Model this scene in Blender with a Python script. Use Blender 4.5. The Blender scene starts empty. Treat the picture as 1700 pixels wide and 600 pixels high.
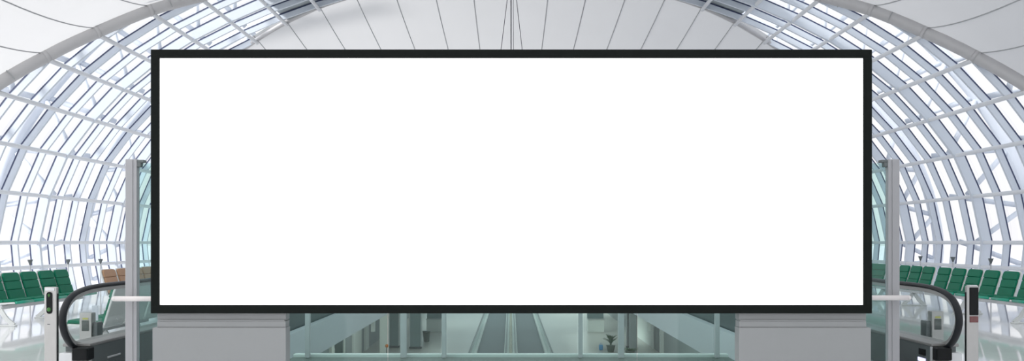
import bpy, math, random
from mathutils import Vector, Matrix
random.seed(4)
SC = bpy.context.scene
COL = SC.collection
F, VX, VY, EYE = 1400.0, 848.0, 403.0, 1.4

def P(x, y, d):
    """world point that the photo pixel (x, y) shows at depth d"""
    return Vector(((x - VX) * d / F, d, EYE - (y - VY) * d / F))

# ------------------------------------------------------------------ materials
def mat(name, col, rough=0.5, metal=0.0, var=0.04, scale=6.0, bump=0.0, spec=0.5, emit=None, estr=0.0):
    m = bpy.data.materials.new(name); m.use_nodes = True
    nt = m.node_tree; b = nt.nodes['Principled BSDF']
    tc = nt.nodes.new('ShaderNodeTexCoord'); nz = nt.nodes.new('ShaderNodeTexNoise')
    nz.inputs['Scale'].default_value = scale; nz.inputs['Detail'].default_value = 4
    nt.links.new(tc.outputs['Object'], nz.inputs['Vector'])
    mx = nt.nodes.new('ShaderNodeMix'); mx.data_type = 'RGBA'
    mx.inputs[6].default_value = (*[max(0, c * (1 - var)) for c in col], 1)
    mx.inputs[7].default_value = (*[min(1, c * (1 + var)) for c in col], 1)
    nt.links.new(nz.outputs['Fac'], mx.inputs[0])
    nt.links.new(mx.outputs[2], b.inputs['Base Color'])
    b.inputs['Roughness'].default_value = rough; b.inputs['Metallic'].default_value = metal
    b.inputs['Specular IOR Level'].default_value = spec
    if bump:
        bp = nt.nodes.new('ShaderNodeBump'); bp.inputs['Strength'].default_value = bump
        bp.inputs['Distance'].default_value = 0.01
        nt.links.new(nz.outputs['Fac'], bp.inputs['Height']); nt.links.new(bp.outputs['Normal'], b.inputs['Normal'])
    if emit:
        b.inputs['Emission Color'].default_value = (*emit, 1); b.inputs['Emission Strength'].default_value = estr
    return m

def glass_mat(name, tint, gloss=0.06, rough=0.02, edge=.35):
    m = bpy.data.materials.new(name); m.use_nodes = True
    nt = m.node_tree; nt.nodes.clear()
    out = nt.nodes.new('ShaderNodeOutputMaterial')
    tr = nt.nodes.new('ShaderNodeBsdfTransparent'); gl = nt.nodes.new('ShaderNodeBsdfGlossy')
    gl.inputs['Roughness'].default_value = rough
    tc = nt.nodes.new('ShaderNodeTexCoord'); nz = nt.nodes.new('ShaderNodeTexNoise'); nz.inputs['Scale'].default_value = 1.3
    nt.links.new(tc.outputs['Object'], nz.inputs['Vector'])
    cm = nt.nodes.new('ShaderNodeMix'); cm.data_type = 'RGBA'
    cm.inputs[6].default_value = (*[c * 0.985 for c in tint], 1); cm.inputs[7].default_value = (*tint, 1)
    nt.links.new(nz.outputs['Fac'], cm.inputs[0]); nt.links.new(cm.outputs[2], tr.inputs['Color'])
    lw = nt.nodes.new('ShaderNodeLayerWeight'); lw.inputs['Blend'].default_value = 0.25
    mu = nt.nodes.new('ShaderNodeMath'); mu.operation = 'MULTIPLY_ADD'
    mu.inputs[1].default_value = edge; mu.inputs[2].default_value = gloss
    nt.links.new(lw.outputs['Fresnel'], mu.inputs[0])
    ms = nt.nodes.new('ShaderNodeMixShader')
    nt.links.new(mu.outputs[0], ms.inputs[0]); nt.links.new(tr.outputs[0], ms.inputs[1]); nt.links.new(gl.outputs[0], ms.inputs[2])
    nt.links.new(ms.outputs[0], out.inputs[0])
    return m

def fabric_mat(name, refl, trans, tfac):
    m = bpy.data.materials.new(name); m.use_nodes = True
    nt = m.node_tree; nt.nodes.clear()
    out = nt.nodes.new('ShaderNodeOutputMaterial')
    di = nt.nodes.new('ShaderNodeBsdfDiffuse'); tl = nt.nodes.new('ShaderNodeBsdfTranslucent')
    tc = nt.nodes.new('ShaderNodeTexCoord'); nz = nt.nodes.new('ShaderNodeTexNoise')
    nz.inputs['Scale'].default_value = 0.7; nz.inputs['Detail'].default_value = 5
    nt.links.new(tc.outputs['Object'], nz.inputs['Vector'])
    cm = nt.nodes.new('ShaderNodeMix'); cm.data_type = 'RGBA'
    cm.inputs[6].default_value = (*[c * 0.95 for c in trans], 1); cm.inputs[7].default_value = (*trans, 1)
    nt.links.new(nz.outputs['Fac'], cm.inputs[0]); nt.links.new(cm.outputs[2], tl.inputs['Color'])
    di.inputs['Color'].default_value = (*refl, 1)
    ms = nt.nodes.new('ShaderNodeMixShader'); ms.inputs[0].default_value = tfac
    nt.links.new(di.outputs[0], ms.inputs[1]); nt.links.new(tl.outputs[0], ms.inputs[2]); nt.links.new(ms.outputs[0], out.inputs[0])
    return m

def floor_mat(name, col, rough, tile, line=0.9, spec=0.5):
    m = mat(name, col, rough, 0, 0.04, 0.6, spec=spec); nt = m.node_tree; b = nt.nodes['Principled BSDF']
    br = nt.nodes.new('ShaderNodeTexBrick'); tc = nt.nodes.new('ShaderNodeTexCoord')
    br.offset = 0; br.inputs['Scale'].default_value = 1.0
    br.inputs['Brick Width'].default_value = tile; br.inputs['Row Height'].default_value = tile
    br.inputs['Mortar Size'].default_value = 0.006
    br.inputs['Color1'].default_value = (1, 1, 1, 1); br.inputs['Color2'].default_value = (.97, .97, .97, 1)
    br.inputs['Mortar'].default_value = (line, line, line, 1)
    nt.links.new(tc.outputs['Object'], br.inputs['Vector'])
    src = b.inputs['Base Color'].links[0].from_socket
    mx = nt.nodes.new('ShaderNodeMix'); mx.data_type = 'RGBA'; mx.blend_type = 'MULTIPLY'; mx.inputs[0].default_value = 1
    nt.links.new(src, mx.inputs[6]); nt.links.new(br.outputs['Color'], mx.inputs[7]); nt.links.new(mx.outputs[2], b.inputs['Base Color'])
    return m

M = {}
M['frame'] = mat('black_frame_paint', (.0085, .0105, .0095), .6, 0, .05, 12, spec=.06)
M['screen'] = mat('lit_white_screen', (.9, .9, .9), .6, 0, .005, 3, emit=(1, 1, 1), estr=1.25)
M['plinth'] = mat('grey_painted_panel', (.268, .275, .277), .55, 0, .03, 1.5, spec=.25)
M['steel'] = mat('brushed_stainless', (.43, .425, .415), .38, .75, .06, 18)
M['decksteel'] = mat('dull_deck_steel', (.27, .265, .26), .45, .5, .06, 14)
M['postgrey'] = mat('light_grey_post_paint', (.62, .59, .605), .5, 0, .04, 9)
M['greysteel'] = mat('satin_grey_steel', (.36, .36, .375), .5, .2, .04, 9)
M['whitesteel'] = mat('white_painted_steel', (.74, .76, .79), .5, 0, .03, 5)
M['finsteel'] = mat('pale_blue_grey_fin_paint', (.64, .69, .755), .5, 0, .03, 3)
M['gasket'] = mat('dark_blue_gasket', (.045, .06, .13), .5, 0, .1, 8)
M['soffit'] = mat('grey_green_soffit_panel', (.38, .42, .44), .6, 0, .04, 2)
M['tube'] = mat('grey_arch_tube', (.50, .495, .50), .5, .1, .04, 2)
M['seam'] = mat('grey_fabric_seam', (.40, .41, .42), .8, 0, .05, 5)
M['cable'] = mat('grey_steel_cable', (.25, .25, .27), .5, .3, .05, 20)
M['fabric'] = fabric_mat('stretched_white_fabric', (.75, .75, .76), (.49, .49, .495), .72)
M['fabric_fill'] = fabric_mat('fill_light_fabric', (.8, .8, .8), (.92, .92, .92), .85)  # unseen rear bay, extra translucent to let in fill light for the floor
M['glass'] = glass_mat('clear_roof_glazing', (.985, .99, 1.0), .0, edge=.12)
M['teal'] = glass_mat('green_tinted_glass', (.775, .90, .885), .02, edge=.2)
M['teal2'] = glass_mat('pale_green_glass', (.97, .968, .965), .01, edge=.2)
M['railglass'] = glass_mat('balustrade_glass', (.95, .98, .975), .015, edge=.2)
M['rubber'] = mat('black_rubber_handrail', (.016, .018, .021), .4, 0, .1, 14, spec=.22)
M['dark'] = mat('dark_grey_cladding', (.11, .128, .13), .4, .1, .08, 3)
M['black'] = mat('black_plastic', (.009, .010, .011), .35, 0, .1, 10, spec=.15)
M['green'] = mat('green_vinyl', (.002, .165, .092), .5, 0, .06, 9, bump=.05, spec=.2)
M['greenshell'] = mat('green_trim_plastic', (.02, .33, .22), .4, 0, .05, 6)
M['tan'] = mat('tan_brown_vinyl', (.40, .235, .135), .5, 0, .05, 9, bump=.05)
M['shell'] = mat('white_seat_shell', (.70, .72, .71), .4, 0, .03, 4)
M['silver'] = mat('cast_aluminium', (.62, .63, .64), .4, .4, .05, 8)
M['floor'] = floor_mat('polished_white_floor', (.83, .845, .85), .05, 1.2, .9, 1.0)
M['floor'].node_tree.nodes['Principled BSDF'].inputs['IOR'].default_value = 1.9
M['bridge'] = floor_mat('grey_green_stone', (.17, .19, .17), .4, .6, .8)
M['lfloor'] = floor_mat('pale_concourse_floor', (.60, .565, .53), .3, 1.2, .92)
M['fascia'] = mat('pale_blue_fascia', (.82, .82, .86), .5, 0, .03, .5)
M['kerb'] = mat('pale_kerb_stone', (.88, .90, .87), .5, 0, .03, 3)
M['lwall'] = mat('grey_lower_wall', (.34, .36, .37), .6, 0, .08, .6)
M['cream'] = mat('off_white_board', (.84, .85, .82), .6, 0, .04, 2)
M['belt'] = mat('dark_grey_pallet_belt', (.20, .215, .225), .6, .1, .08, 3)
M['shop'] = mat('grey_teal_panel', (.24, .31, .32), .35, 0, .12, 1.2)
M['plantpot'] = mat('dark_olive_pot', (.13, .16, .13), .6, 0, .1, 6)
M['leaf'] = mat('green_leaf', (.07, .14, .06), .6, 0, .4, 9)
M['orange'] = mat('orange_lamp', (.75, .22, .03), .4, 0, .05, 8)
M['bluebag'] = mat('blue_plastic', (.12, .38, .72), .5, 0, .1, 8)
M['yellow'] = mat('yellow_sticker', (.50, .50, .12), .5, 0, .05, 20)
M['greenlamp'] = mat('green_arrow_lamp', (.03, .14, .02), .4, 0, .05, 20, emit=(.12, .5, .10), estr=.05)
M['redlabel'] = mat('dull_red_label', (.16, .06, .06), .4, 0, .3, 60)
M['bluelamp'] = mat('lit_blue_white_display', (.7, .7, 1), .4, 0, .02, 20, emit=(.72, .70, 1), estr=1.0)
M['screenlcd'] = mat('dark_olive_display', (.07, .085, .08), .25, 0, .1, 20)
M['apron'] = mat('pale_concrete_apron', (.80, .78, .82), .8, 0, .05, .05)
M['outer'] = mat('pale_outer_truss', (.76, .81, .88), .5, 0, .03, 1)
M['rail'] = mat('off_white_guard_tube', (.70, .66, .65), .4, 0, .03, 9)
M['card'] = mat('white_notice_card', (.60, .65, .72), .5, 0, .15, 45)

# ------------------------------------------------------------------ mesh builder
class MB:
    def __init__(s): s.v = []; s.f = []; s.sm = []
    def add(s, vs, fs, smooth=False):
        o = len(s.v); s.v += [tuple(v) for v in vs]
        for f in fs: s.f.append([i + o for i in f]); s.sm.append(smooth)
        return s
    def box(s, x0, x1, y0, y1, z0, z1, bev=0.0):
        if bev <= 0:
            vs = [(x, y, z) for z in (z0, z1) for y in (y0, y1) for x in (x0, x1)]
            return s.add(vs, [(0, 2, 3, 1), (4, 5, 7, 6), (0, 1, 5, 4), (2, 6, 7, 3), (0, 4, 6, 2), (1, 3, 7, 5)])
        out = [(x0, y0), (x1, y0), (x1, y1), (x0, y1)]
        b = min(bev, (x1 - x0) / 2.2, (y1 - y0) / 2.2, (z1 - z0) / 2.2)
        ring = []
        for (cx, cy, a0) in ((x1 - b, y1 - b, 0), (x0 + b, y1 - b, 90), (x0 + b, y0 + b, 180), (x1 - b, y0 + b, 270)):
            for k in range(4):
                a = math.radians(a0 + k * 30); ring.append((cx + b * math.cos(a), cy + b * math.sin(a)))
        return s.slab(ring, z0, z1, b)
    def slab(s, ring, z0, z1, b=0.01, top_only=False):
        """convex outline extruded from z0 to z1 with rounded rims"""
        n = len(ring); cx = sum(p[0] for p in ring) / n; cy = sum(p[1] for p in ring) / n
        w = max(abs(p[0] - cx) for p in ring); h = max(abs(p[1] - cy) for p in ring)
        def lvl(ins, z):
            kx = max(0.02, (w - ins) / w); ky = max(0.02, (h - ins) / h)
            return [(cx + (p[0] - cx) * kx, cy + (p[1] - cy) * ky, z) for p in ring]
        L = []
        if not top_only: L += [lvl(b, z0), lvl(b * .3, z0 + b * .3)]
        L += [lvl(0, z0 + (0 if top_only else b)), lvl(0, z1 - b), lvl(b * .3, z1 - b * .3), lvl(b, z1)]
        vs = [v for l in L for v in l]; fs = []
        for k in range(len(L) - 1):
            for i in range(n): fs.append((k * n + i, k * n + (i + 1) % n, (k + 1) * n + (i + 1) % n, (k + 1) * n + i))
        s.add(vs, fs, False)
        o = len(s.v) - len(vs)
        s.f.append([o + i for i in reversed(range(n))]); s.sm.append(False)
        s.f.append([o + (len(L) - 1) * n + i for i in range(n)]); s.sm.append(False)
        return s
    def sweep(s, path, section, up=None, closed=False, smooth=True, cap=True):
        """section: list of (a, b) offsets, a along side = T x up, b along up"""
        n = len(section); pts = [Vector(p) for p in path]; vs = []; fs = []
        for i, p in enumerate(pts):
            if closed: t = pts[(i + 1) % len(pts)] - pts[i - 1]
            else: t = pts[min(i + 1, len(pts) - 1)] - pts[max(i - 1, 0)]
            t.normalize()
            u = Vector(up[i] if isinstance(up, list) else (up or (0, 0, 1)))
            if abs(t.dot(u)) > .98: u = Vector((1, 0, 0)) if abs(t.x) < .9 else Vector((0, 1, 0))
            sd = t.cross(u).normalized(); u = sd.cross(t).normalized()
            for (a, b) in section: vs.append(p + sd * a + u * b)
        m = len(pts)
        for i in range(m if closed else m - 1):
            j = (i + 1) % m
            for k in range(n):
                l = (k + 1) % n; fs.append((i * n + k, i * n + l, j * n + l, j * n + k))
        if cap and not closed:
            fs.append(list(reversed(range(n)))); fs.append([(m - 1) * n + k for k in range(n)])
        return s.add(vs, fs, smooth)
    def tube(s, path, r, n=10, up=None):
        return s.sweep(path, [(r * math.cos(-2 * math.pi * k / n), r * math.sin(-2 * math.pi * k / n)) for k in range(n)], up)
    def lathe(s, prof, n=20, c=(0, 0, 0)):
        vs = []; fs = []
        for (r, z) in prof:
            for k in range(n):
                a = 2 * math.pi * k / n; vs.append((c[0] + r * math.cos(a), c[1] + r * math.sin(a), c[2] + z))
        for i in range(len(prof) - 1):
            for k in range(n): fs.append((i * n + k, i * n + (k + 1) % n, (i + 1) * n + (k + 1) % n, (i + 1) * n + k))
        fs.append(list(reversed(range(n)))); fs.append([(len(prof) - 1) * n + k for k in range(n)])
        return s.add(vs, fs, True)
    def xf(s, mtx, start=0):
        for i in range(start, len(s.v)): s.v[i] = tuple(mtx @ Vector(s.v[i]))
        return s
    def mesh(s, name, m):
        me = bpy.data.meshes.new(name); me.from_pydata(s.v, [], s.f); me.update()
        me.polygons.foreach_set('use_smooth', s.sm)
        import bmesh
        bm = bmesh.new(); bm.from_mesh(me); bmesh.ops.recalc_face_normals(bm, faces=bm.faces); bm.to_mesh(me); bm.free()
        me.materials.append(M[m]); return me
    def build(s, name, m, parent=None): return link(name, s.mesh(name, m), parent)

def link(name, me, parent=None):
    o = bpy.data.objects.new(name, me); COL.objects.link(o)
    if parent: o.parent = parent
    return o
def tag(o, label, cat, group=None, kind=None):
    o['label'] = label; o['category'] = cat
    if group: o['group'] = group
    if kind: o['kind'] = kind
    return o
def thing(name, label, cat, loc=(0, 0, 0), rz=0, group=None):
    o = bpy.data.objects.new(name, None); COL.objects.link(o); o.location = loc; o.rotation_euler = (0, 0, rz)
    o.empty_display_size = .1
    return tag(o, label, cat, group)
def struct(name, mb, m, label=None, cat=None, parent=None):
    o = mb.build(name, m, parent); o['kind'] = 'structure'
    if label: tag(o, label, cat)
    return o
def copy_tree(o, parent=None):
    c = o.copy(); COL.objects.link(c); c.parent = parent
    for ch in list(o.children): copy_tree(ch, c)
    return c

# ------------------------------------------------------------------ camera
cam = bpy.data.cameras.new('camera'); co = bpy.data.objects.new('camera', cam); COL.objects.link(co)
cam.sensor_width = 36; cam.lens = 36 * F / 1700; cam.shift_x = 2 / 1700; cam.shift_y = 103 / 1700
cam.clip_end = 2000
co.location = (0, 0, EYE); co.rotation_euler = (math.pi / 2, 0, 0); SC.camera = co

# ------------------------------------------------------------------ the vault
W = 13.0
PR = [(.984, -.1077), (.995, -.052), (1, 0), (.979, .098), (.941, .185), (.884, .26), (.822, .326), (.754, .381),
      (.674, .4316), (.596, .471), (.518, .505), (.4374, .534), (.355, .5585), (.27, .579), (.18, .594), (.09, .603), (0, .606)]
YN = [17.0, 17.2, 17.4, 17.85, 18.3, 18.76, 19.5, 20.1, 20.6, 21.2, 21.6, 21.85, 22.0, 22.15, 22.25, 22.3, 22.3]
YF = [31.8, 31.4, 31.0, 30.2, 29.2, 28.3, 27.5, 26.8, 26.2, 25.7, 25.3, 25.0, 24.9, 24.85, 24.8, 24.8, 24.8]
def cr(tab, k):
    i = max(0, min(len(tab) - 2, int(k))); t = k - i
    g = lambda j: tab[max(0, min(len(tab) - 1, j))]
    if isinstance(tab[0], tuple):
        # mirrored past the apex
        def g(j):
            if j > 16: q = tab[32 - j]; return (-q[0], q[1])
            if j < 0: return (2 * tab[0][0] - tab[1][0], 2 * tab[0][1] - tab[1][1])
            return tab[j]
        a, b, c, d = g(i - 1), g(i), g(i + 1), g(i + 2)
        return tuple(.5 * (2 * b[q] + (c[q] - a[q]) * t + (2 * a[q] - 5 * b[q] + 4 * c[q] - d[q]) * t * t + (3 * b[q] - a[q] - 3 * c[q] + d[q]) * t ** 3) for q in (0, 1))
    return g(i) * (1 - t) + g(i + 1) * t
def prof(k, off=0.0, sg=1):
    """profile point and outward normal; k 0..16 from floor to apex, sg = -1 left, +1 right"""
    x, z = cr(PR, k); e = .02
    x0, z0 = cr(PR, max(0, k - e)); x1, z1 = cr(PR, min(16, k + e))
    tx, tz = x1 - x0, z1 - z0; l = math.hypot(tx, tz) or 1
    nx, nz = tz / l, -tx / l
    if nx * x + nz * z < 0 and k > 2: nx, nz = -nx, -nz
    if k >= 15.99: nx, nz = 0, 1
    return sg * (x * W + nx * off), EYE + z * W + nz * off, sg * nx, nz
RIBS = [21.36 + .877 * j for j in range(-5, 13)]
DEP = .17
def kmax(y):
    for q in range(0, 1601):
        k = 16 - q / 100
        if cr(YN, k) <= y <= cr(YF, k): return k
    return 0
for sg, nm in ((-1, 1), (1, 2)):
    side = 'left' if sg < 0 else 'right'
    # window root: glazing surface, k 0..10
    g = MB(); ks = [q / 4 for q in range(0, 41)]; ns = 14
    vs = []; fs = []
    for k in ks:
        x, z, _, _ = prof(k, DEP + .01, sg); a, b = cr(YN, k), cr(YF, k)
        for j in range(ns + 1): vs.append((x, a + (b - a) * j / ns, z))
    for i in range(len(ks) - 1):
        for j in range(ns): q = i * (ns + 1) + j; fs.append((q, q + 1, q + ns + 2, q + ns + 1))
    g.add(vs, fs, True)
    win = struct('window_%d' % nm, g, 'glass', 'curved glazed vault wall of the %s side, ribbed in white steel' % side, 'window')
    # ribs
    for j, y in enumerate(RIBS):
        km = kmax(y)
        if km <= .6: continue
        deep = .10 if j % 5 == 2 else 0
        kk = [q for q in range(int(km) + 1)] + ([km] if km - int(km) > .05 else [])
        path = []; ups = []
        for k in kk:
            x, z, nx, nz = prof(k, 0, sg); path.append((x, y, z)); ups.append((nx, 0, nz))
        t = .035 if not deep else .05
        fin = MB().sweep(path, [(-t, -deep), (t, -deep), (t, DEP), (-t, DEP)], ups, smooth=False)
        r = fin.build('rib', 'finsteel', win)
        MB().sweep(path, [(-t - .006, DEP - .022), (t + .006, DEP - .022), (t + .006, DEP + .012), (-t - .006, DEP + .012)], ups, smooth=False).build('gasket', 'gasket', r)
    # purlins
    for k in range(1, 16):
        x, z, nx, nz = prof(k, -.04, sg); a, b = cr(YN, k), cr(YF, k)
        MB().tube([(x, a, z), (x, (a + b) / 2, z), (x, b, z)], .055, 10).build('purlin', 'whitesteel', win)
    # opaque soffit panels above the glazing
    g = MB(); ks = [10 + q / 4 for q in range(0, 25)]; vs = []; fs = []
    for k in ks:
        a, b = cr(YN, k), cr(YF, k)
        for o_ in (DEP + .02, DEP + .10):
            x, z, _, _ = prof(k, o_, sg); vs += [(x, a, z), (x, b, z)]
    for i in range(len(ks) - 1):
        q = i * 4; p = q + 4
        fs += [(q, q + 1, p + 1, p), (q + 2, p + 2, p + 3, q + 3), (q, p, p + 2, q + 2), (q + 1, q + 3, p + 3, p + 1)]
    g.add(vs, fs).build('soffit_panel', 'soffit', win)
    # outer trusses: chord and zigzag beyond the glass
    for (yt, off, rr) in ((28.6, 1.5, .17), (20.4, 1.7, .2), (24.6, 2.2, .2)):
        tr = MB(); ch = []
        for q in range(0, 45):
            x, z, _, _ = prof(q / 4, off, sg); ch.append((x, yt, z))
        tr.tube(ch, rr, 10)
        for q in range(0, 10):
            a = prof(q, .34, sg); b = prof(q + .5, off, sg); c = prof(q + 1, .34, sg)
            tr.tube([(a[0], yt - .5, a[1]), (b[0], yt, b[1])], .075, 8); tr.tube([(b[0], yt, b[1]), (c[0], yt + .5, c[1])], .075, 8)
        o = tr.build('outer_truss', 'outer', win)

# fabric roof bays
def fabric(name, edge, other, label, sagf=.075, seams=True, fm='fabric'):
    """membrane between two edge curves, sagging towards the middle of the bay"""
    mb = MB(); KS = [q / 3 for q in range(0, 97)]; nt = 18; vs = []; fs = []
    def pt(kf, t, extra=0.0):
        k = kf if kf <= 16 else 32 - kf; sg = 1 if kf <= 16 else -1
        a, b = edge(k), other(k); sag = sagf * abs(b - a) * 4 * t * (1 - t)
        frac = kf - round(kf); sc = .0
        x, z, nx, nz = prof(k, DEP + .04 - sag - extra - sc, sg)
        return (x, a + (b - a) * t, z)
    for kf in KS:
        for j in range(nt + 1): vs.append(pt(kf, j / nt))
    for i in range(len(KS) - 1):
        for j in range(nt): q = i * (nt + 1) + j; fs.append((q, q + 1, q + nt + 2, q + nt + 1))
    mb.add(vs, fs, True)
    root = struct(name, mb, fm, label, 'ceiling')
    for kf in (range(2, 31) if seams else ()):
        MB().tube([pt(kf, j / nt, .004) for j in range(nt + 1)], .014, 6).build('seam', 'seam', root)
    return root
fabric('ceiling', lambda k: cr(YN, k), lambda k: 30.6 - cr(YN, k), 'near white fabric ceiling bay above the grey arch tube')
fabric('ceiling_far', lambda k: cr(YF, k), lambda k: 66.0 - cr(YF, k), 'white fabric ceiling bay beyond the glazing, straight seams')
fabric('ceiling_rear', lambda k: 30.55 - cr(YN, k), lambda k: -12.0, 'white fabric ceiling bay over the hall behind the viewpoint', .012, False, 'fabric_fill')
# arch tubes
for nm, tab, r, off in (('trim_1', YN, .155, .10), ('trim_2', YF, .07, .05)):
    path = []
    for q in range(0, 129):
        kf = q / 4; k = kf if kf <= 16 else 32 - kf; x, z, nx, nz = prof(k, off, 1 if kf <= 16 else -1); path.append((x, cr(tab, k), z))
    o = struct(nm, MB().tube(path, r, 14), 'tube', 'thick grey tubular arch edging the near fabric bay' if nm == 'trim_1' else 'thin grey edge arch where glazing meets the far fabric', 'arch')
    if nm == 'trim_1':
        for kf in range(1, 32):
            i = kf * 4; a, b = Vector(path[i - 1]), Vector(path[i + 1]); d = (b - a).normalized(); c = Vector(path[i])
            MB().tube([c - d * .05, c + d * .05], r + .012, 14).build('collar', 'tube', o)
            MB().tube([c - d * .5 + Vector((0, -.0, .0)), c - d * .48], r + .004, 14).build('joint', 'seam', o)

# the next glazed bay and fabric bay further down the concourse
for src, nm, lab in (('window_1', 'window_3', 'second glazed bay of the left side, beyond the far fabric'), ('window_2', 'window_4', 'second glazed bay of the right side, beyond the far fabric'),
                     ('trim_1', 'trim_9', 'grey arch tube beyond the far fabric bay'), ('trim_2', 'trim_10', 'thin edge arch at the end of the second glazed bay'),
                     ('ceiling_far', 'ceiling_end', 'last white fabric bay at the end of the concourse')):
    c = copy_tree(bpy.data.objects[src]); c.name = nm; c.location.y = 18.6; c['label'] = lab

# suspension cables at the crown of the far bay
cr_ = thing('suspension_rigging', 'thin grey cables hanging from the crown of the far fabric ceiling', 'cable', (0, 25.2, 4.2))
def cable(x0, y0, x1, y1, r):
    a = P(x0, y0, 25.2); b = P(x1, y1, 25.2)
    d = (a - b) / (a.z - b.z); top = a + d * (9.30 - a.z); bot = b + d * (4.2 - b.z)
    base = Vector((0, 25.2, 4.2))
    MB().tube([tuple(top - base), tuple(bot - base)], r, 6).build('cable', 'cable', cr_)
cable(842, 0, 832, 81, .012); cable(857.5, 0, 866.7, 81, .012); cable(848.6, 0, 848.6, 81, .017); cable(852, 0, 852.5, 81, .009)
MB().box(-1.0, 1.0, -.04, .04, -.08, 0, .02).build('spreader_bar', 'greysteel', cr_)

# ------------------------------------------------------------------ floors and lower level
OP = 3.2
fl = MB()
for sg in (-1, 1):
    a, b = sorted((sg * OP, sg * 12.78)); fl.box(a, b, -8, 75, -.43, 0)
fl.box(-OP, OP, -8, 9.0, -.43, 0); 
struct('floor', fl, 'floor', 'polished white upper concourse floor mirroring the glazing', 'floor')
for sg, nm in ((-1, 'left'), (1, 'right')):
    a, b = sorted((sg * (OP - .02), sg * (OP + .10)))
    struct('trim_%d' % (3 if sg < 0 else 4), MB().box(a, b, 9.0, 75, -.45, .07), 'fascia', 'pale blue slab edge of the floor opening on the %s' % nm, 'slab edge')
struct('trim_5', MB().box(-2.66, 2.66, 10.30, 10.40, -.43, .035, .012), 'kerb', 'pale kerb along the floor edge below the glass', 'kerb')
struct('floor_bridge', MB().box(-2.66, 2.66, 9.0, 10.31, -.43, -.004), 'bridge', 'dark grey green stone strip of floor at the glass edge', 'floor')
LZ = -4.5
struct('floor_lower', MB().box(-8, 8, 9, 80, LZ - .2, LZ), 'lfloor', 'pale lower concourse floor around the moving walkways', 'floor')
for sg, nm in ((-1, 'left'), (1, 'right')):
    a, b = sorted((sg * 8, sg * 8.2))
    wl = MB().box(a, b, 9, 80, LZ - .2, -.44)
    struct('wall_' + nm, wl, 'lwall', 'grey lower concourse wall on the %s' % nm, 'wall')
struct('wall_near', MB().box(-8, 8, 8.8, 9.0, LZ - .2, -.44), 'lwall', 'grey lower wall under the bridge floor', 'wall')
struct('ground', MB().add([(-900, -300, -5.2), (900, -300, -5.2), (900, 1500, -5.2), (-900, 1500, -5.2)], [(0, 1, 2, 3)]), 'apron', 'pale hazy airport apron outside the glazing', 'ground')

# lower moving walkways
def lower_walk(x0, x1, label):
    t = thing('moving_walkway', label, 'moving walkway', ((x0 + x1) / 2, 44, LZ), 0, 'lower level moving walkways')
    h = (x1 - x0) / 2
    MB().box(-h, h, -24, 34, 0, .02).build('belt', 'belt', t)
    for sx in (-1, 1):
        a, b = sorted((sx * h, sx * (h + .28)))
        MB().box(a, b, -24, 34, 0, .16, .02).build('deck', 'cream', t)
        a, b = sorted((sx * (h + .13), sx * (h + .15)))
        MB().box(a, b, -23.5, 33.5, .16, .80).build('glass_panel', 'railglass', t)
        c = sx * (h + .14)
        MB().tube([(c, -23.6, .3), (c, -23.9, .5), (c, -23.8, .75), (c, -23.5, .83), (c, 33.5, .83), (c, 33.9, .6)], .04, 8, (1, 0, 0)).build('handrail', 'dark', t)
lower_walk(-1.78, -.36, 'grey moving walkway on the lower level, the one to the left of the central strip')
lower_walk(.36, 1.78, 'grey moving walkway on the lower level, the one to the right of the central strip')

M['beige'] = mat('beige_median_cover', (.58, .52, .40), .5, 0, .25, 1.2)
struct('trim_8', MB().box(-.075, .075, 20.2, 78, LZ, LZ + .17, .01), 'beige', 'beige cover strip between the lower walkways', 'strip')
def low(x, y, Yd): return (x - VX) * Yd / F
# pillars
for i, (x0, x1, Yd) in enumerate(((630, 644, 44.0), (1046, 1058, 44.0))):
    struct('pillar.%03d' % i if i else 'pillar', MB().box(low(x0, 0, Yd), low(x1, 0, Yd), Yd, Yd + .5, LZ, -.44, .03), 'cream' if i == 0 else 'lwall',
           'white boarded pillar under the floor slab' if i == 0 else 'grey pillar under the floor slab on the right', 'pillar')
def panel(name, x0, x1, Yd, h, m, label, cat, th=.3):
    t = thing(name, label, cat, (low((x0 + x1) / 2, 0, Yd), Yd, LZ)); w = (x1 - x0) * Yd / F / 2
    MB().box(-w, w, 0, th, 0, .12, .02).build('plinth', 'dark', t)
    MB().box(-w + .02, w - .02, .03, th - .03, .12, h).build('panel', m, t)
    fr = MB()
    for a in (-w, w - .06): fr.box(a, a + .06, -.02, th + .02, .12, h, .01)
    fr.box(-w, w, -.02, th + .02, h - .07, h, .01); fr.build('frame', 'silver', t)
    return t
panel('partition', 645, 663, 47.2, 3.2, 'shop', 'dark teal partition panel on the lower level beside the white pillar', 'partition')
panel('partition', 679, 700, 46.7, 3.0, 'shop', 'grey teal partition panel on the lower level between two glass posts', 'partition')
panel('partition', 1040, 1052, 47.0, 3.0, 'lwall', 'narrow grey partition panel beside the low plant on the lower level', 'partition')
def kiosk(x0, x1, Yd, label):
    t = thing('kiosk', label, 'kiosk', (low((x0 + x1) / 2, 0, Yd), Yd, LZ)); w = (x1 - x0) * Yd / F / 2
    MB().box(-w, w, 0, .7, 0, .85, .02).build('counter', 'cream', t)
    MB().box(-w, w, .35, .7, .85, 2.2, .02).build('back_panel', 'shop', t)
    MB().box(-w - .03, w + .03, -.05, .75, .83, .88, .01).build('counter_top', 'silver', t)
kiosk(708, 734, 55.4, 'teal backed kiosk on the lower level left of the walkways')
kiosk(976, 1003, 55.4, 'teal backed kiosk on the lower level right of the walkways')
def bin_(x, Yd, label):
    t = thing('planter_bin', label, 'planter', (low(x, 0, Yd), Yd, LZ))
    MB().lathe([(.14, 0), (.16, .02), (.22, .58), (.24, .6), (.24, .64), (.2, .64)], 18).build('pot', 'plantpot', t)
    MB().lathe([(.19, .62), (.10, .66)], 14).build('soil', 'dark', t)
bin_(708, 50.0, 'tapered olive planter pot on the lower level in front of the kiosk')
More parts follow.
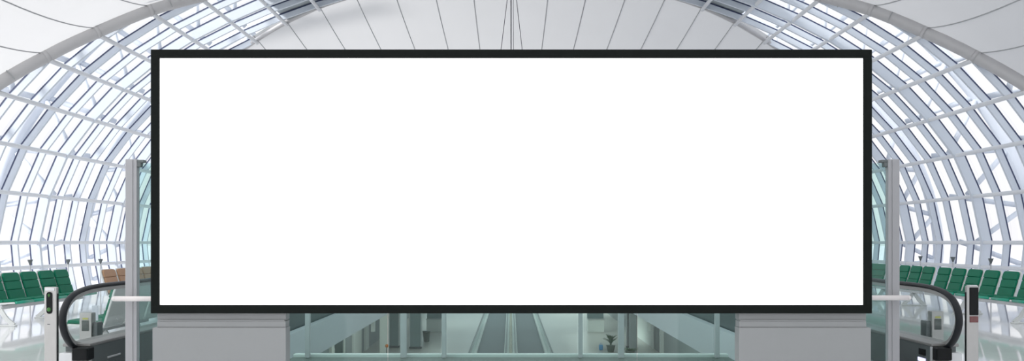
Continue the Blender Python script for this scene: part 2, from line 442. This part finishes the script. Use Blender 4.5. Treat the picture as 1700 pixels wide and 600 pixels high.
def plant(x, Yd, h, sp, n, label):
    t = thing('potted_plant', label, 'plant', (low(x, 0, Yd), Yd, LZ))
    MB().lathe([(.15, 0), (.17, .02), (.24, .34), (.26, .36), (.22, .36)], 16).build('pot', 'plantpot', t)
    f = MB()
    for i in range(n):
        a = random.uniform(0, 6.283); l = random.uniform(.55, 1) * h; r = random.uniform(.3, 1) * sp; w = .035
        p = [Vector((math.cos(a) * r * s * s, math.sin(a) * r * s * s, .3 + l * (s - .35 * s * s))) for s in (0, .33, .66, 1)]
        d = Vector((-math.sin(a), math.cos(a), 0)); vs = []
        for q, pp in enumerate(p):
            ww = (w, w * 1.3, w, .004)[q]; vs += [pp - d * ww, pp + Vector((0, 0, .012)), pp + d * ww]
        fs = []
        for q in range(3): b = q * 3; fs += [(b, b + 1, b + 4, b + 3), (b + 1, b + 2, b + 5, b + 4)]
        f.add(vs, fs)
    f.build('foliage', 'leaf', t)
plant(1014, 45.4, 1.0, .42, 70, 'bushy potted plant on the lower level beside the right hand glass post')
plant(1046, 43.1, .30, .5, 40, 'low spreading potted plant at the foot of the grey pillar')
t = thing('bag', 'small blue bag on the lower floor beside the bushy plant', 'bag', (low(997, 0, 46.4), 46.2, LZ))
MB().box(-.11, .11, -.08, .08, 0, .30, .05).build('body', 'bluebag', t)
MB().tube([(-.06, 0, .29), (-.04, 0, .38), (.04, 0, .38), (.06, 0, .29)], .012, 6, (0, 1, 0)).build('handle', 'bluebag', t)
t = thing('marker_pole', 'thin pole with an orange ball on the lower level before the white pillar', 'pole', (low(642, 0, 43.2), 43.2, LZ))
MB().lathe([(.12, 0), (.12, .02), (.018, .04), (.018, .52)], 12).build('pole', 'black', t)
MB().lathe([(.02, .5), (.07, .54), (.085, .6), (.06, .67), (.01, .69)], 14).build('ball', 'orange', t)
for x, lab in ((619.5, 'left'), (1076.5, 'right')):
    Yd = 22.0; a = P(x - 3, 0, Yd).x; b = P(x + 3, 0, Yd).x
    t = thing('hanging_light', 'small white box light hanging under the %s slab edge' % lab, 'light', ((a + b) / 2, Yd, -.43))
    MB().box((a - b) / 2, (b - a) / 2, -.08, .08, -.50, -.06, .015).build('housing', 'cream', t)
    MB().tube([(0, 0, -.07), (0, 0, .0)], .02, 8).build('stem', 'greysteel', t)
# doors and boards on the lower walls
def door(nm, sg, y0, y1, label):
    a, b = sorted((sg * 7.93, sg * 8.0))
    d = struct(nm, MB().box(a, b, y0, y1, LZ, LZ + 2.3, .01), 'dark', label, 'door')
    f = MB()
    a, b = sorted((sg * 7.86, sg * 8.0))
    f.box(a, b, y0 - .55, y0, LZ, LZ + 2.75, .01); f.box(a, b, y1, y1 + .25, LZ, LZ + 2.75, .01); f.box(a, b, y0, y1, LZ + 2.3, LZ + 2.75, .01)
    f.build('door_frame', 'cream', d)
    c = sg * 7.90
    MB().tube([(c, y0 + .2, LZ + .95), (c, y0 + .2, LZ + 1.15)], .02, 8).build('door_handle', 'silver', d)
door('door_1', 1, 44.6, 46.6, 'grey door in a white frame in the lower wall on the right')
door('door_2', -1, 37.6, 39.8, 'grey door in a white frame in the lower wall on the left')
struct('trim_6', MB().box(7.9, 8.0, 47.2, 56, LZ, -.44, .01), 'cream', 'pale board lining the right lower wall past the door', 'wall board')
wb = MB(); wb.box(-8.0, -7.9, 42.4, 44.7, LZ, -.44, .01); wb.box(-8.0, -7.9, 45.9, 47.0, LZ, -.44, .01)
struct('trim_7', wb, 'cream', 'pale boards lining the left lower wall', 'wall board')

# ------------------------------------------------------------------ billboard on its two plinths
BY = 6.30
a = P(250, 521, BY); b = P(1448, 82, BY)
bb = thing('billboard', 'huge blank white lit billboard in a thin black frame', 'billboard', ((a.x + b.x) / 2, BY, a.z))
w = (b.x - a.x) / 2; h = b.z - a.z; bt = 14.3 * BY / F
fr = MB()
fr.box(-w, w, 0, .13, 0, bt, .004); fr.box(-w, w, 0, .13, h - bt, h, .004)
fr.box(-w, -w + bt, 0, .13, bt - .004, h - bt + .004, .004); fr.box(w - bt, w, 0, .13, bt - .004, h - bt + .004, .004)
fr.build('frame', 'frame', bb)
MB().box(-w + bt - .004, w - bt + .004, .012, .05, bt - .004, h - bt + .004).build('screen', 'screen', bb)
MB().box(-w + .02, w - .02, .05, .128, .02, h - .02).build('back_panel', 'dark', bb)
for sg, lab in ((-1, 'left'), (1, 'right')):
    PY = 6.33
    xs = sorted((sg * (253 - VX if sg < 0 else 1446 - VX) * sg * PY / F, sg * abs((474 if sg < 0 else 1227) - VX) * PY / F))
    if sg < 0: x0, x1 = (253 - VX) * PY / F, (474.5 - VX) * PY / F
    else: x0, x1 = (1227 - VX) * PY / F, (1446 - VX) * PY / F
    zt = EYE - (544.5 - VY) * PY / F; zc = a.z
    t = thing('plinth', 'grey stepped plinth under the %s end of the white billboard' % lab, 'plinth', ((x0 + x1) / 2, PY, 0), 0, 'billboard plinths')
    hw = (x1 - x0) / 2
    MB().box(-hw, hw, 0, .125, 0, zt, .004).build('body', 'plinth', t)
    c = MB(); e = .03
    zm = zt + (zc - zt) * .5
    i0, i1 = (-hw + e, hw - .004) if sg < 0 else (-hw + .004, hw - e)
    c.box(i0, i1, .012, .12, zt, zm - .006, .003); c.box(i0 + .006, i1 - .006, .005, .125, zm - .006, zm + .004, .003); c.box(i0, i1, .018, .12, zm + .004, zc)
    c.build('cap', 'plinth', t)

# ------------------------------------------------------------------ green glass screen behind the billboard
GY = 7.5
gs = thing('glass_screen', 'tall green tinted glass screen with grey steel posts behind the billboard', 'screen', (0, GY, 0))
zt = EYE + (VY - 265) * GY / F
xl, xr = (220 - VX) * GY / F, (1481.5 - VX) * GY / F
for x, s in ((xl, 1), (xr, -1)):
    p = MB(); p.box(x - .052, x + .052, -.03, .03, 0, zt, .006); p.box(x + s * .012 - .004, x + s * .012 + .004, -.036, -.02, 0, zt - .01)
    po = p.build('post', 'greysteel', gs)
    k = MB().box(min(x + s * .05, x + s * .115), max(x + s * .05, x + s * .115), -.03, .03, zt - .03, zt - .005, .006)
    k.box(min(x + s * .05, x + s * .085), max(x + s * .05, x + s * .085), -.025, .025, zt - .07, zt - .02, .005)
    k.build('clamp', 'dark', po)
n = 3; gx0, gx1 = xl + .056, xr - .056
for i in range(n):
    a0 = gx0 + (gx1 - gx0) * i / n; a1 = gx0 + (gx1 - gx0) * (i + 1) / n
    MB().box(a0 + .004, a1 - .004, -.006, .006, .02, zt - .035).build('glass_panel', 'teal', gs)
MB().box(gx0, gx1, -.03, .03, 0, .03, .005).build('base_rail', 'greysteel', gs)
# guard tubes in front of the screen
for sg, x0, x1, yy, lab in ((-1, 190, 300, 496.5, 'left'), (1, 1400, 1508, 495, 'right')):
    TY = 7.36
    a = P(x0, yy, TY); b = P(x1, yy, TY)
    t = thing('guard_rail', 'off white guard tube with a rounded end across the %s steel post' % lab, 'rail', (a.x if sg < 0 else b.x, TY, a.z))
    L = b.x - a.x; r = .023
    pts = [(0, 0, 0), (L, 0, 0)] if sg < 0 else [(-L, 0, 0), (0, 0, 0)]
    tb = MB().tube(pts, r, 14)
    e = MB().lathe([(.002, -r), (r * .5, -r * .87), (r * .87, -r * .5), (r, 0), (r, .01)], 14)
    e.xf(Matrix.Rotation(math.radians(90 if sg < 0 else -90), 4, 'Y'))
    tb.build('tube', 'rail', t); e.build('end_cap', 'rail', t)
    px_ = (xl if sg < 0 else xr) - t.location.x
    MB().tube([(px_, 0, 0), (px_, GY - TY - .038, 0)], .014, 10, (0, 0, 1)).build('bracket', 'greysteel', t)

# balustrade at the edge of the bridge
EY = 10.24
bl = thing('glass_balustrade', 'clear glass balustrade on slim grey posts at the floor edge', 'balustrade', (0, EY, 0))
pxs = [(507, 515), (665, 675), (733.5, 741), (960, 967), (1026, 1036), (1186.5, 1194)]
xs = []
for p0, p1 in pxs:
    x0, x1 = (p0 - VX) * EY / F, (p1 - VX) * EY / F; xs.append((x0 + x1) / 2)
    MB().box(x0, x1, -.03, .03, 0, 1.12, .006).build('post', 'postgrey', bl)
for i in range(5):
    MB().box(xs[i] + .04, xs[i + 1] - .04, -.006, .006, .05, 1.08).build('glass_panel', 'teal2', bl)
MB().tube([(-2.55, 0, 1.14), (2.55, 0, 1.14)], .024, 12).build('top_rail', 'steel', bl)

# ------------------------------------------------------------------ upper moving walkways beside the opening
def handrail_path(n_back):
    key = [(8.74, .307), (8.50, .345), (8.35, .455), (8.275, .608), (8.31, .747), (8.45, .860), (8.70, .918), (9.05, .938), (9.65, .940), (10.3, .945)]
    pts = []
    for i in range(len(key) - 1):
        g = lambda j: key[max(0, min(len(key) - 1, j))]
        p0, p1, p2, p3 = g(i - 1), g(i), g(i + 1), g(i + 2)
        for s in range(5):
            t = s / 5
            pts.append(tuple(.5 * (2 * p1[q] + (p2[q] - p0[q]) * t + (2 * p0[q] - 5 * p1[q] + 4 * p2[q] - p3[q]) * t * t + (3 * p1[q] - p0[q] - 3 * p2[q] + p3[q]) * t ** 3) for q in (0, 1)))
    pts.append(key[-1]); pts.append((n_back, .945)); return pts
END = 21.0
def upper_walk(sg):
    lab = 'left' if sg < 0 else 'right'
    t = thing('moving_walkway', 'moving walkway with a black looped handrail and dark cladding, %s of the billboard' % lab, 'moving walkway', (sg * 3.9, 8.2, 0), 0, 'upper level moving walkways')
    base = Vector((sg * 3.9, 8.2, 0))
    for X in (4.4, 3.42):
        c = sg * X - base.x
        hp = handrail_path(END)
        sec = [(  .024 * math.cos(-2 * math.pi * k / 12), .036 * math.sin(-2 * math.pi * k / 12)) for k in range(12)]
        MB().sweep([(c, y - 8.2, z) for y, z in hp], sec, (1, 0, 0)).build('handrail', 'rubber', t)
        # steel guide just inside the rubber
        ins = []
        for i, (y, z) in enumerate(hp):
            q = hp[min(i + 1, len(hp) - 1)]; p_ = hp[max(i - 1, 0)]; dy, dz = q[0] - p_[0], q[1] - p_[1]; l = math.hypot(dy, dz)
            ins.append((c, y - 8.2 + dz / l * .04, z - dy / l * .04))
        MB().sweep(ins, [(.02, .012), (.02, -.012), (-.02, -.012), (-.02, .012)], (1, 0, 0), smooth=False).build('rail_guide', 'steel', t)
        # glass fills the loop
        vs = []
        for y, z in ((8.80, .372), (8.56, .385), (8.41, .48), (8.345, .608), (8.375, .72), (8.50, .81), (8.72, .862), (9.05, .885), (END - .2, .890), (END - .2, .372)):
            vs.append((y - 8.2, z))
        n_ = len(vs); mb = MB()
        mb.add([(c - .006, y, z) for y, z in vs] + [(c + .006, y, z) for y, z in vs],
               [list(range(n_)), list(reversed(range(n_, 2 * n_)))] + [(i, (i + 1) % n_, n_ + (i + 1) % n_, n_ + i) for i in range(n_)])
        mb.build('glass_panel', 'railglass', t)
        i_, o_ = (X - .15, X + .13) if X > 4 else (X - .10, X + .15)
        a, b = sorted((sg * i_ - base.x, sg * o_ - base.x))
        MB().box(a, b, 8.52 - 8.2, END - 8.2, .345, .378, .008).build('deck', 'decksteel', t)
        MB().box(a + .012, b - .012, 8.56 - 8.2, END - 8.22, 0, .345).build('side_panel', 'dark', t)
        q = X - .01 if X > 4 else X + .01
        e0, e1 = sorted((sg * i_ - base.x, sg * q - base.x)); g0, g1 = sorted((sg * q - base.x, sg * o_ - base.x))
        if X < 4: e0, e1, g0, g1 = g0, g1, e0, e1
        MB().box(e0 + .004, e1 + .02, 8.42 - 8.2, 8.57 - 8.2, .215, .345, .012).build('rail_inlet', 'black', t)
        fb = MB().box(e0 + .004, e1, 8.47 - 8.2, 8.57 - 8.2, 0, .213, .008).build('front_box', 'steel', t)
        MB().box((e0 + e1) / 2 - .03, (e0 + e1) / 2 + .035, 8.462 - 8.2, 8.48 - 8.2, .09, .18, .006).build('socket', 'dark', fb)
        MB().box(g0, g1 - .004, 8.45 - 8.2, 8.57 - 8.2, 0, .29, .010).build('side_box', 'silver', t)
        ce = sg * i_ - base.x
        MB().box(ce - .006, ce + .006, 8.505 - 8.2, 8.54 - 8.2, 0, .345, .003).build('corner_strip', 'silver', t)
        if X > 4:
            xi = sg * (X - .138) - base.x
            a, b = sorted((xi, xi - sg * .008))
            if sg > 0:
                MB().box(a, b, 8.66 - 8.2, 8.80 - 8.2, .235, .30, .003).build('dark_plate', 'black', t)
                o = MB().box(a, b, 8.66 - 8.2, 8.82 - 8.2, .165, .205, .003).build('lit_display', 'bluelamp', t); o['label'] = 'glowing blue white display'
            else:
                MB().box(a, b, 8.9 - 8.2, 9.2 - 8.2, .175, .195, .003).build('label_plate', 'silver', t)
    a, b = sorted((sg * 3.57 - base.x, sg * 4.25 - base.x))
    MB().box(a, b, 8.9 - 8.2, END - 8.2, 0, .015).build('belt', 'belt', t)
    MB().box(a, b, 8.4 - 8.2, 8.9 - 8.2, 0, .012, .004).build('comb_plate', 'steel', t)
upper_walk(-1); upper_walk(1)

# pedestals with small displays
def pedestal(x0, x1, ytop, sg):
    Yd = 9.5; a = P(x0, ytop, Yd); b = P(x1, ytop, Yd); w = (b.x - a.x) / 2
    t = thing('sensor_pedestal', 'short steel pedestal with a dark display behind the %s walkway handrail' % ('left' if sg < 0 else 'right'), 'pedestal', ((a.x + b.x) / 2, Yd, 0), 0, 'walkway sensor pedestals')
    MB().box(-w, w, 0, .10, 0, a.z, .008).build('body', 'steel', t)
    MB().box(-w * .56, w * .56, -.008, .01, a.z - .205, a.z - .085, .004).build('display', 'screenlcd', t)
    MB().box(-w * .45, w * .45, -.005, .01, a.z - .076, a.z - .056, .002).build('sticker', 'yellow', t)
    s0, s1 = (w - .002, w + .05) if sg < 0 else (-w - .05, -w + .002)
    MB().box(s0, s1, .03, .16, 0, a.z - .11, .006).build('side_box', 'dark', t)
pedestal(131.5, 152, 520, -1); pedestal(1547, 1567, 517.5, 1)

# bollards
BYD = 7.7
a = P(73, 477, BYD); b = P(94, 477, BYD); w = (b.x - a.x) / 2
t = thing('bollard', 'stainless sensor post with a black oval plate and green arrow lamps', 'bollard', ((a.x + b.x) / 2, BYD, 0), 0, 'walkway entry posts')
MB().box(-w, w, 0, .036, 0, a.z, .008).build('body', 'steel', t)
MB().box(w - .012, w + .003, .006, .032, 0, a.z - .06, .002).build('side_strip', 'black', t)
MB().box(-w + .012, w - .018, -.006, .01, a.z - .035, a.z - .008, .004).build('top_plate', 'silver', t)
pl = MB(); ring = []
for k in range(24):
    an = 2 * math.pi * k / 24; s_ = .075 if math.sin(an) > 0 else -.075
    ring.append((-.007 + .0255 * math.cos(an), -(a.z - .14) * 0 + (s_ + .0255 * math.sin(an))))
pl.slab(ring, 0, .01, .003); pl.xf(Matrix.Translation((0, 0, a.z - .145)) @ Matrix.Rotation(math.radians(90), 4, 'X'))
pp = pl.build('oval_plate', 'black', t)
ar = MB()
zc = a.z - .075
ar.add([(-.007, -.0125, zc + .016), (-.020, -.0125, zc - .002), (.006, -.0125, zc - .002), (-.007, -.0105, zc + .016), (-.020, -.0105, zc - .002), (.006, -.0105, zc - .002)], [(0, 1, 2), (3, 5, 4), (0, 3, 4, 1), (1, 4, 5, 2), (2, 5, 3, 0)])
ar.box(-.011, -.003, -.0125, -.0105, zc - .016, zc - .002)
o = ar.build('arrow_lamp', 'greenlamp', pp)
rl = MB().lathe([(.017, 0), (.019, .003), (.012, .006)], 16); rl.xf(Matrix.Translation((-.007, -.0095, a.z - .205)) @ Matrix.Rotation(math.radians(90), 4, 'X'))
rl.build('round_lamp', 'greenlamp', pp)
MB().box(-.026, -.002, -.003, .004, a.z - .345, a.z - .337).build('keyhole', 'dark', t)
a = P(1605, 475, BYD); b = P(1625, 475, BYD); w = (b.x - a.x) / 2
t = thing('bollard', 'stainless sensor post with a tall black panel and dull red label', 'bollard', ((a.x + b.x) / 2, BYD, 0), 0, 'walkway entry posts')
MB().box(-w, w, 0, .036, 0, a.z, .008).build('body', 'steel', t)
MB().box(-w - .003, -w + .012, .006, .032, 0, a.z - .06, .002).build('side_strip', 'black', t)
MB().box(-w + .024, w - .004, -.007, .01, a.z - .27, a.z - .015, .006).build('black_panel', 'black', t)
MB().box(-w + .026, w - .006, -.006, .01, a.z - .335, a.z - .278, .003).build('label_plate', 'redlabel', t)
MB().box(-w + .014, w - .01, .005, .031, a.z - .002, a.z + .006, .002).build('top_plate', 'silver', t)

# ------------------------------------------------------------------ airport benches
def rr(w, h0, h1, r_top, r_bot):
    """rounded outline, x across, y up"""
    pts = []
    for (cx, cy, r, a0) in ((w / 2 - r_top, h1 - r_top, r_top, 0), (-w / 2 + r_top, h1 - r_top, r_top, 90), (-w / 2 + r_bot, h0 + r_bot, r_bot, 180), (w / 2 - r_bot, h0 + r_bot, r_bot, 270)):
        for k in range(5):
            a = math.radians(a0 + k * 22.5); pts.append((cx + r * math.cos(a), cy + r * math.sin(a)))
    return pts
LEAN = math.radians(17)
BACK = Matrix.Translation((0, 0, .41)) @ Matrix.Rotation(LEAN, 4, 'X') @ Matrix.Rotation(math.radians(90), 4, 'X')   # outline y -> up, extrusion z -> -y(front after flip)
def seat_meshes(width, pad, trim):
    # local: x across, +y is the front; outlines drawn in (x, up), extruded along +z then stood up
    stand = Matrix.Translation((0, 0, .40)) @ Matrix.Rotation(LEAN, 4, 'X') @ Matrix(((1, 0, 0, 0), (0, 0, 1, 0), (0, 1, 0, 0), (0, 0, 0, 1)))
    H = .50
    sh = MB().slab(rr(width, -.02, H, .075, .03), -.03, 0, .010); sh.xf(stand)
    n0 = len(sh.v)
    sh.slab(rr(width, -.02, .47, .07, .03), -.05, -.018, .012)
    lay = Matrix.Translation((0, .0, .40)) @ Matrix.Rotation(math.radians(3), 4, 'X')
    sh.xf(lay, n0)
    # waterfall front lip
    bk = MB(); hs = [0.0, .17, .325, H - .018]
    for i in range(3):
        bk.slab(rr(width - .045, hs[i] + .001, hs[i + 1] - .001, .06 if i == 2 else .014, .014 if i else .02), 0, .036 + .006 * (1 - i) ** 2, .013)
    bk.xf(stand)
    st = MB()
    for y0, y1 in ((.035, .235), (.237, .455)):
        st.slab(rr(width - .045, y0, y1, .03 if y1 > .4 else .012, .012), -.018, .026, .013)
    st.xf(lay)
    lip = MB().tube([(-width / 2 + .015, .462, .395), (width / 2 - .015, .462, .395)], .026, 10); 
    return {'seat': sh.mesh('seat', 'shell'), 'back_cushion': bk.mesh('back_cushion', pad), 'seat_cushion': st.mesh('seat_cushion', pad), 'front_edge': lip.mesh('front_edge', trim)}
SM = {'green': seat_meshes(.52, 'green', 'greenshell'), 'tan': seat_meshes(.54, 'tan', 'tan'), }
def bench(label, X, ys, facing, kind, legs=None):
    """ys: depth of each seat; facing -1 looks to -x, +1 looks to +x"""
    y0, y1 = min(ys), max(ys); mid = (y0 + y1) / 2
    t = thing('airport_bench', label, 'bench', (X, mid, 0), math.radians(90 if facing < 0 else -90), 'rows of joined lounge seats')
    for y in ys:
        lx = (y - mid) if facing < 0 else (mid - y)
        s = link('seat', SM[kind]['seat'], t); s.location = (lx, 0, 0)
        for n_ in ('back_cushion', 'seat_cushion', 'front_edge'): link(n_, SM[kind][n_], s)
    L = (y1 - y0) / 2 + .24
    MB().box(-L, L, .14, .22, .28, .345, .012).build('beam', 'silver', t)
    for lx in ([(y - mid) if facing < 0 else (mid - y) for y in legs] if legs else (-L + .35, L - .35)):
        lg = MB()
        lg.sweep([(lx, .18, .30), (lx, .30, .12), (lx, .42, .02)], [(-.035, -.02), (.035, -.02), (.035, .02), (-.035, .02)], (1, 0, 0), smooth=False)
        lg.sweep([(lx, .18, .30), (lx, .06, .12), (lx, -.06, .02)], [(-.035, -.02), (.035, -.02), (.035, .02), (-.035, .02)], (1, 0, 0), smooth=False)
        lg.box(lx - .045, lx + .045, -.10, .46, 0, .025, .01)
        lg.build('leg', 'shell', t)
    for y in ys:
        lx = (y - mid) if facing < 0 else (mid - y)
        MB().sweep([(lx, .18, .33), (lx, .05, .37), (lx, -.05, .45)], [(-.02, -.012), (.02, -.012), (.02, .012), (-.02, .012)], (1, 0, 0), smooth=False).build('bracket', 'silver', t)
    return t
XR = 9.25
def zr(x): return F * XR / (x - VX)
bench('row of green padded seats nearest on the right, beside the tall black panel post', XR - .15, [zr(x) for x in (1756, 1718, 1683, 1651.5, 1623, 1596.5, 1572)], -1, 'green', (zr(1738), zr(1634)))
bench('second row of green padded seats on the right, behind the walkway handrail', XR - .15, [zr(x) for x in (1545.5, 1525, 1505.5, 1487)], -1, 'green')
bench('farthest row of green padded seats, seen through the glass beside the right steel post', XR - .15, [zr(x) for x in (1468, 1455, 1442)], -1, 'green')
XL = 8.85
def zl(x, X=XL): return F * X / (VX - x)
bench('row of green padded seats behind the post with the oval plate', -(XL - .15), [zl(x) for x in (97, 72, 43, 13, -19)], 1, 'green', (14.05, 15.6))
bench('row of tan brown padded seats beyond the left walkway handrail', -(8.0 - .15), [zl(x, 8.0) for x in (177, 200.5, 222, 241)], 1, 'tan')
bench('row of seats turned away, white shell backs behind the left walkway glass', -4.98, [10.55, 11.12, 11.70], -1, 'green')
# notice card on its little stand
a = P(153, 533, 9.9)
t = thing('notice_stand', 'small white notice card on a thin stand behind the left pedestal', 'notice', ((153 + 163) / 2 * 0 + P(158, 0, 9.9).x, 9.9, 0))
MB().box(-.036, .036, -.004, .004, a.z, a.z + .18, .002).build('card', 'card', t)
MB().lathe([(.07, 0), (.07, .012), (.01, .02), (.008, a.z + .01)], 14).build('stand', 'silver', t)

# uplight posts along the glazing
def uplight(x, y, label):
    Yd = 12.2 * F / abs(x - VX); p = P(x, y, Yd)
    t = thing('uplight', label, 'light', (p.x, Yd, 0), 0, 'uplight posts along the glazing')
    MB().lathe([(.09, 0), (.09, .02), (.018, .04), (.018, p.z)], 12).build('pole', 'silver', t)
    MB().lathe([(.02, p.z - .02), (.025, p.z), (.062, p.z + .10), (.066, p.z + .115), (.05, p.z + .11)], 16).build('head', 'dark', t)
for x, y, l in ((50, 439, 'dark cone uplight on a thin post, left side, behind the second green seat'), (113, 438, 'dark cone uplight on a thin post, left side, beyond the last green seat'),
                (167, 437, 'dark cone uplight on a thin post, left side, above the first tan seat'), (1528, 432, 'dark cone uplight on a thin post, right side, the one closest to the steel post'),
                (1582, 434, 'dark cone uplight on a thin post, right side, middle of three'), (1645, 437, 'dark cone uplight on a thin post, right side, the one past the black panel post')):
    uplight(x, y, l)

# ------------------------------------------------------------------ light
wd = bpy.data.worlds.new('World'); SC.world = wd; wd.use_nodes = True
nt = wd.node_tree; bg = nt.nodes['Background']
tc = nt.nodes.new('ShaderNodeTexCoord'); sp = nt.nodes.new('ShaderNodeSeparateXYZ'); ramp = nt.nodes.new('ShaderNodeValToRGB')
nt.links.new(tc.outputs['Generated'], sp.inputs[0]); nt.links.new(sp.outputs['Z'], ramp.inputs[0])
ramp.color_ramp.elements[0].position = 0.0; ramp.color_ramp.elements[0].color = (.95, .93, .97, 1)
ramp.color_ramp.elements[1].position = .6; ramp.color_ramp.elements[1].color = (.82, .90, 1.0, 1)
nz = nt.nodes.new('ShaderNodeTexNoise'); nz.inputs['Scale'].default_value = 3.2; nz.inputs['Detail'].default_value = 5
nt.links.new(tc.outputs['Generated'], nz.inputs['Vector'])
cl = nt.nodes.new('ShaderNodeValToRGB'); cl.color_ramp.elements[0].position = .42; cl.color_ramp.elements[1].position = .62
nt.links.new(nz.outputs['Fac'], cl.inputs[0])
mx = nt.nodes.new('ShaderNodeMix'); mx.data_type = 'RGBA'; mx.inputs[7].default_value = (1, 1, 1, 1)
nt.links.new(cl.outputs[0], mx.inputs[0]); nt.links.new(ramp.outputs[0], mx.inputs[6]); nt.links.new(mx.outputs[2], bg.inputs['Color'])
bg.inputs['Strength'].default_value = 1.12
sl = bpy.data.lights.new('sun', 'SUN'); so = bpy.data.objects.new('sun', sl); COL.objects.link(so)
sl.energy = 4.3; sl.angle = math.radians(12); sl.color = (1, .98, .95)
so.rotation_euler = Vector((.75, .45, -.48)).to_track_quat('-Z', 'Y').to_euler()

for sg in (-1, 1):  # added area fill under both slabs to brighten the lower level, no fixtures there
    for yy in (19, 29.5, 39, 62):
        al = bpy.data.lights.new('lower_fill_light', 'AREA'); ao = bpy.data.objects.new('lower_fill_light', al); COL.objects.link(ao)
        al.shape = 'RECTANGLE'; al.size = 1.2; al.size_y = 8; al.energy = 92; al.color = (1, .97, .93)
        ao.location = (sg * 5.4, yy, -.47)

SC.view_settings.view_transform = 'Standard'; SC.view_settings.look = 'None'; SC.view_settings.gamma = 1; SC.view_settings.use_curve_mapping = False
SC.view_settings.exposure = 0.0
SC.cycles.transparent_max_bounces = 24; SC.cycles.max_bounces = 10; SC.cycles.diffuse_bounces = 5
SC.cycles.use_denoising = True
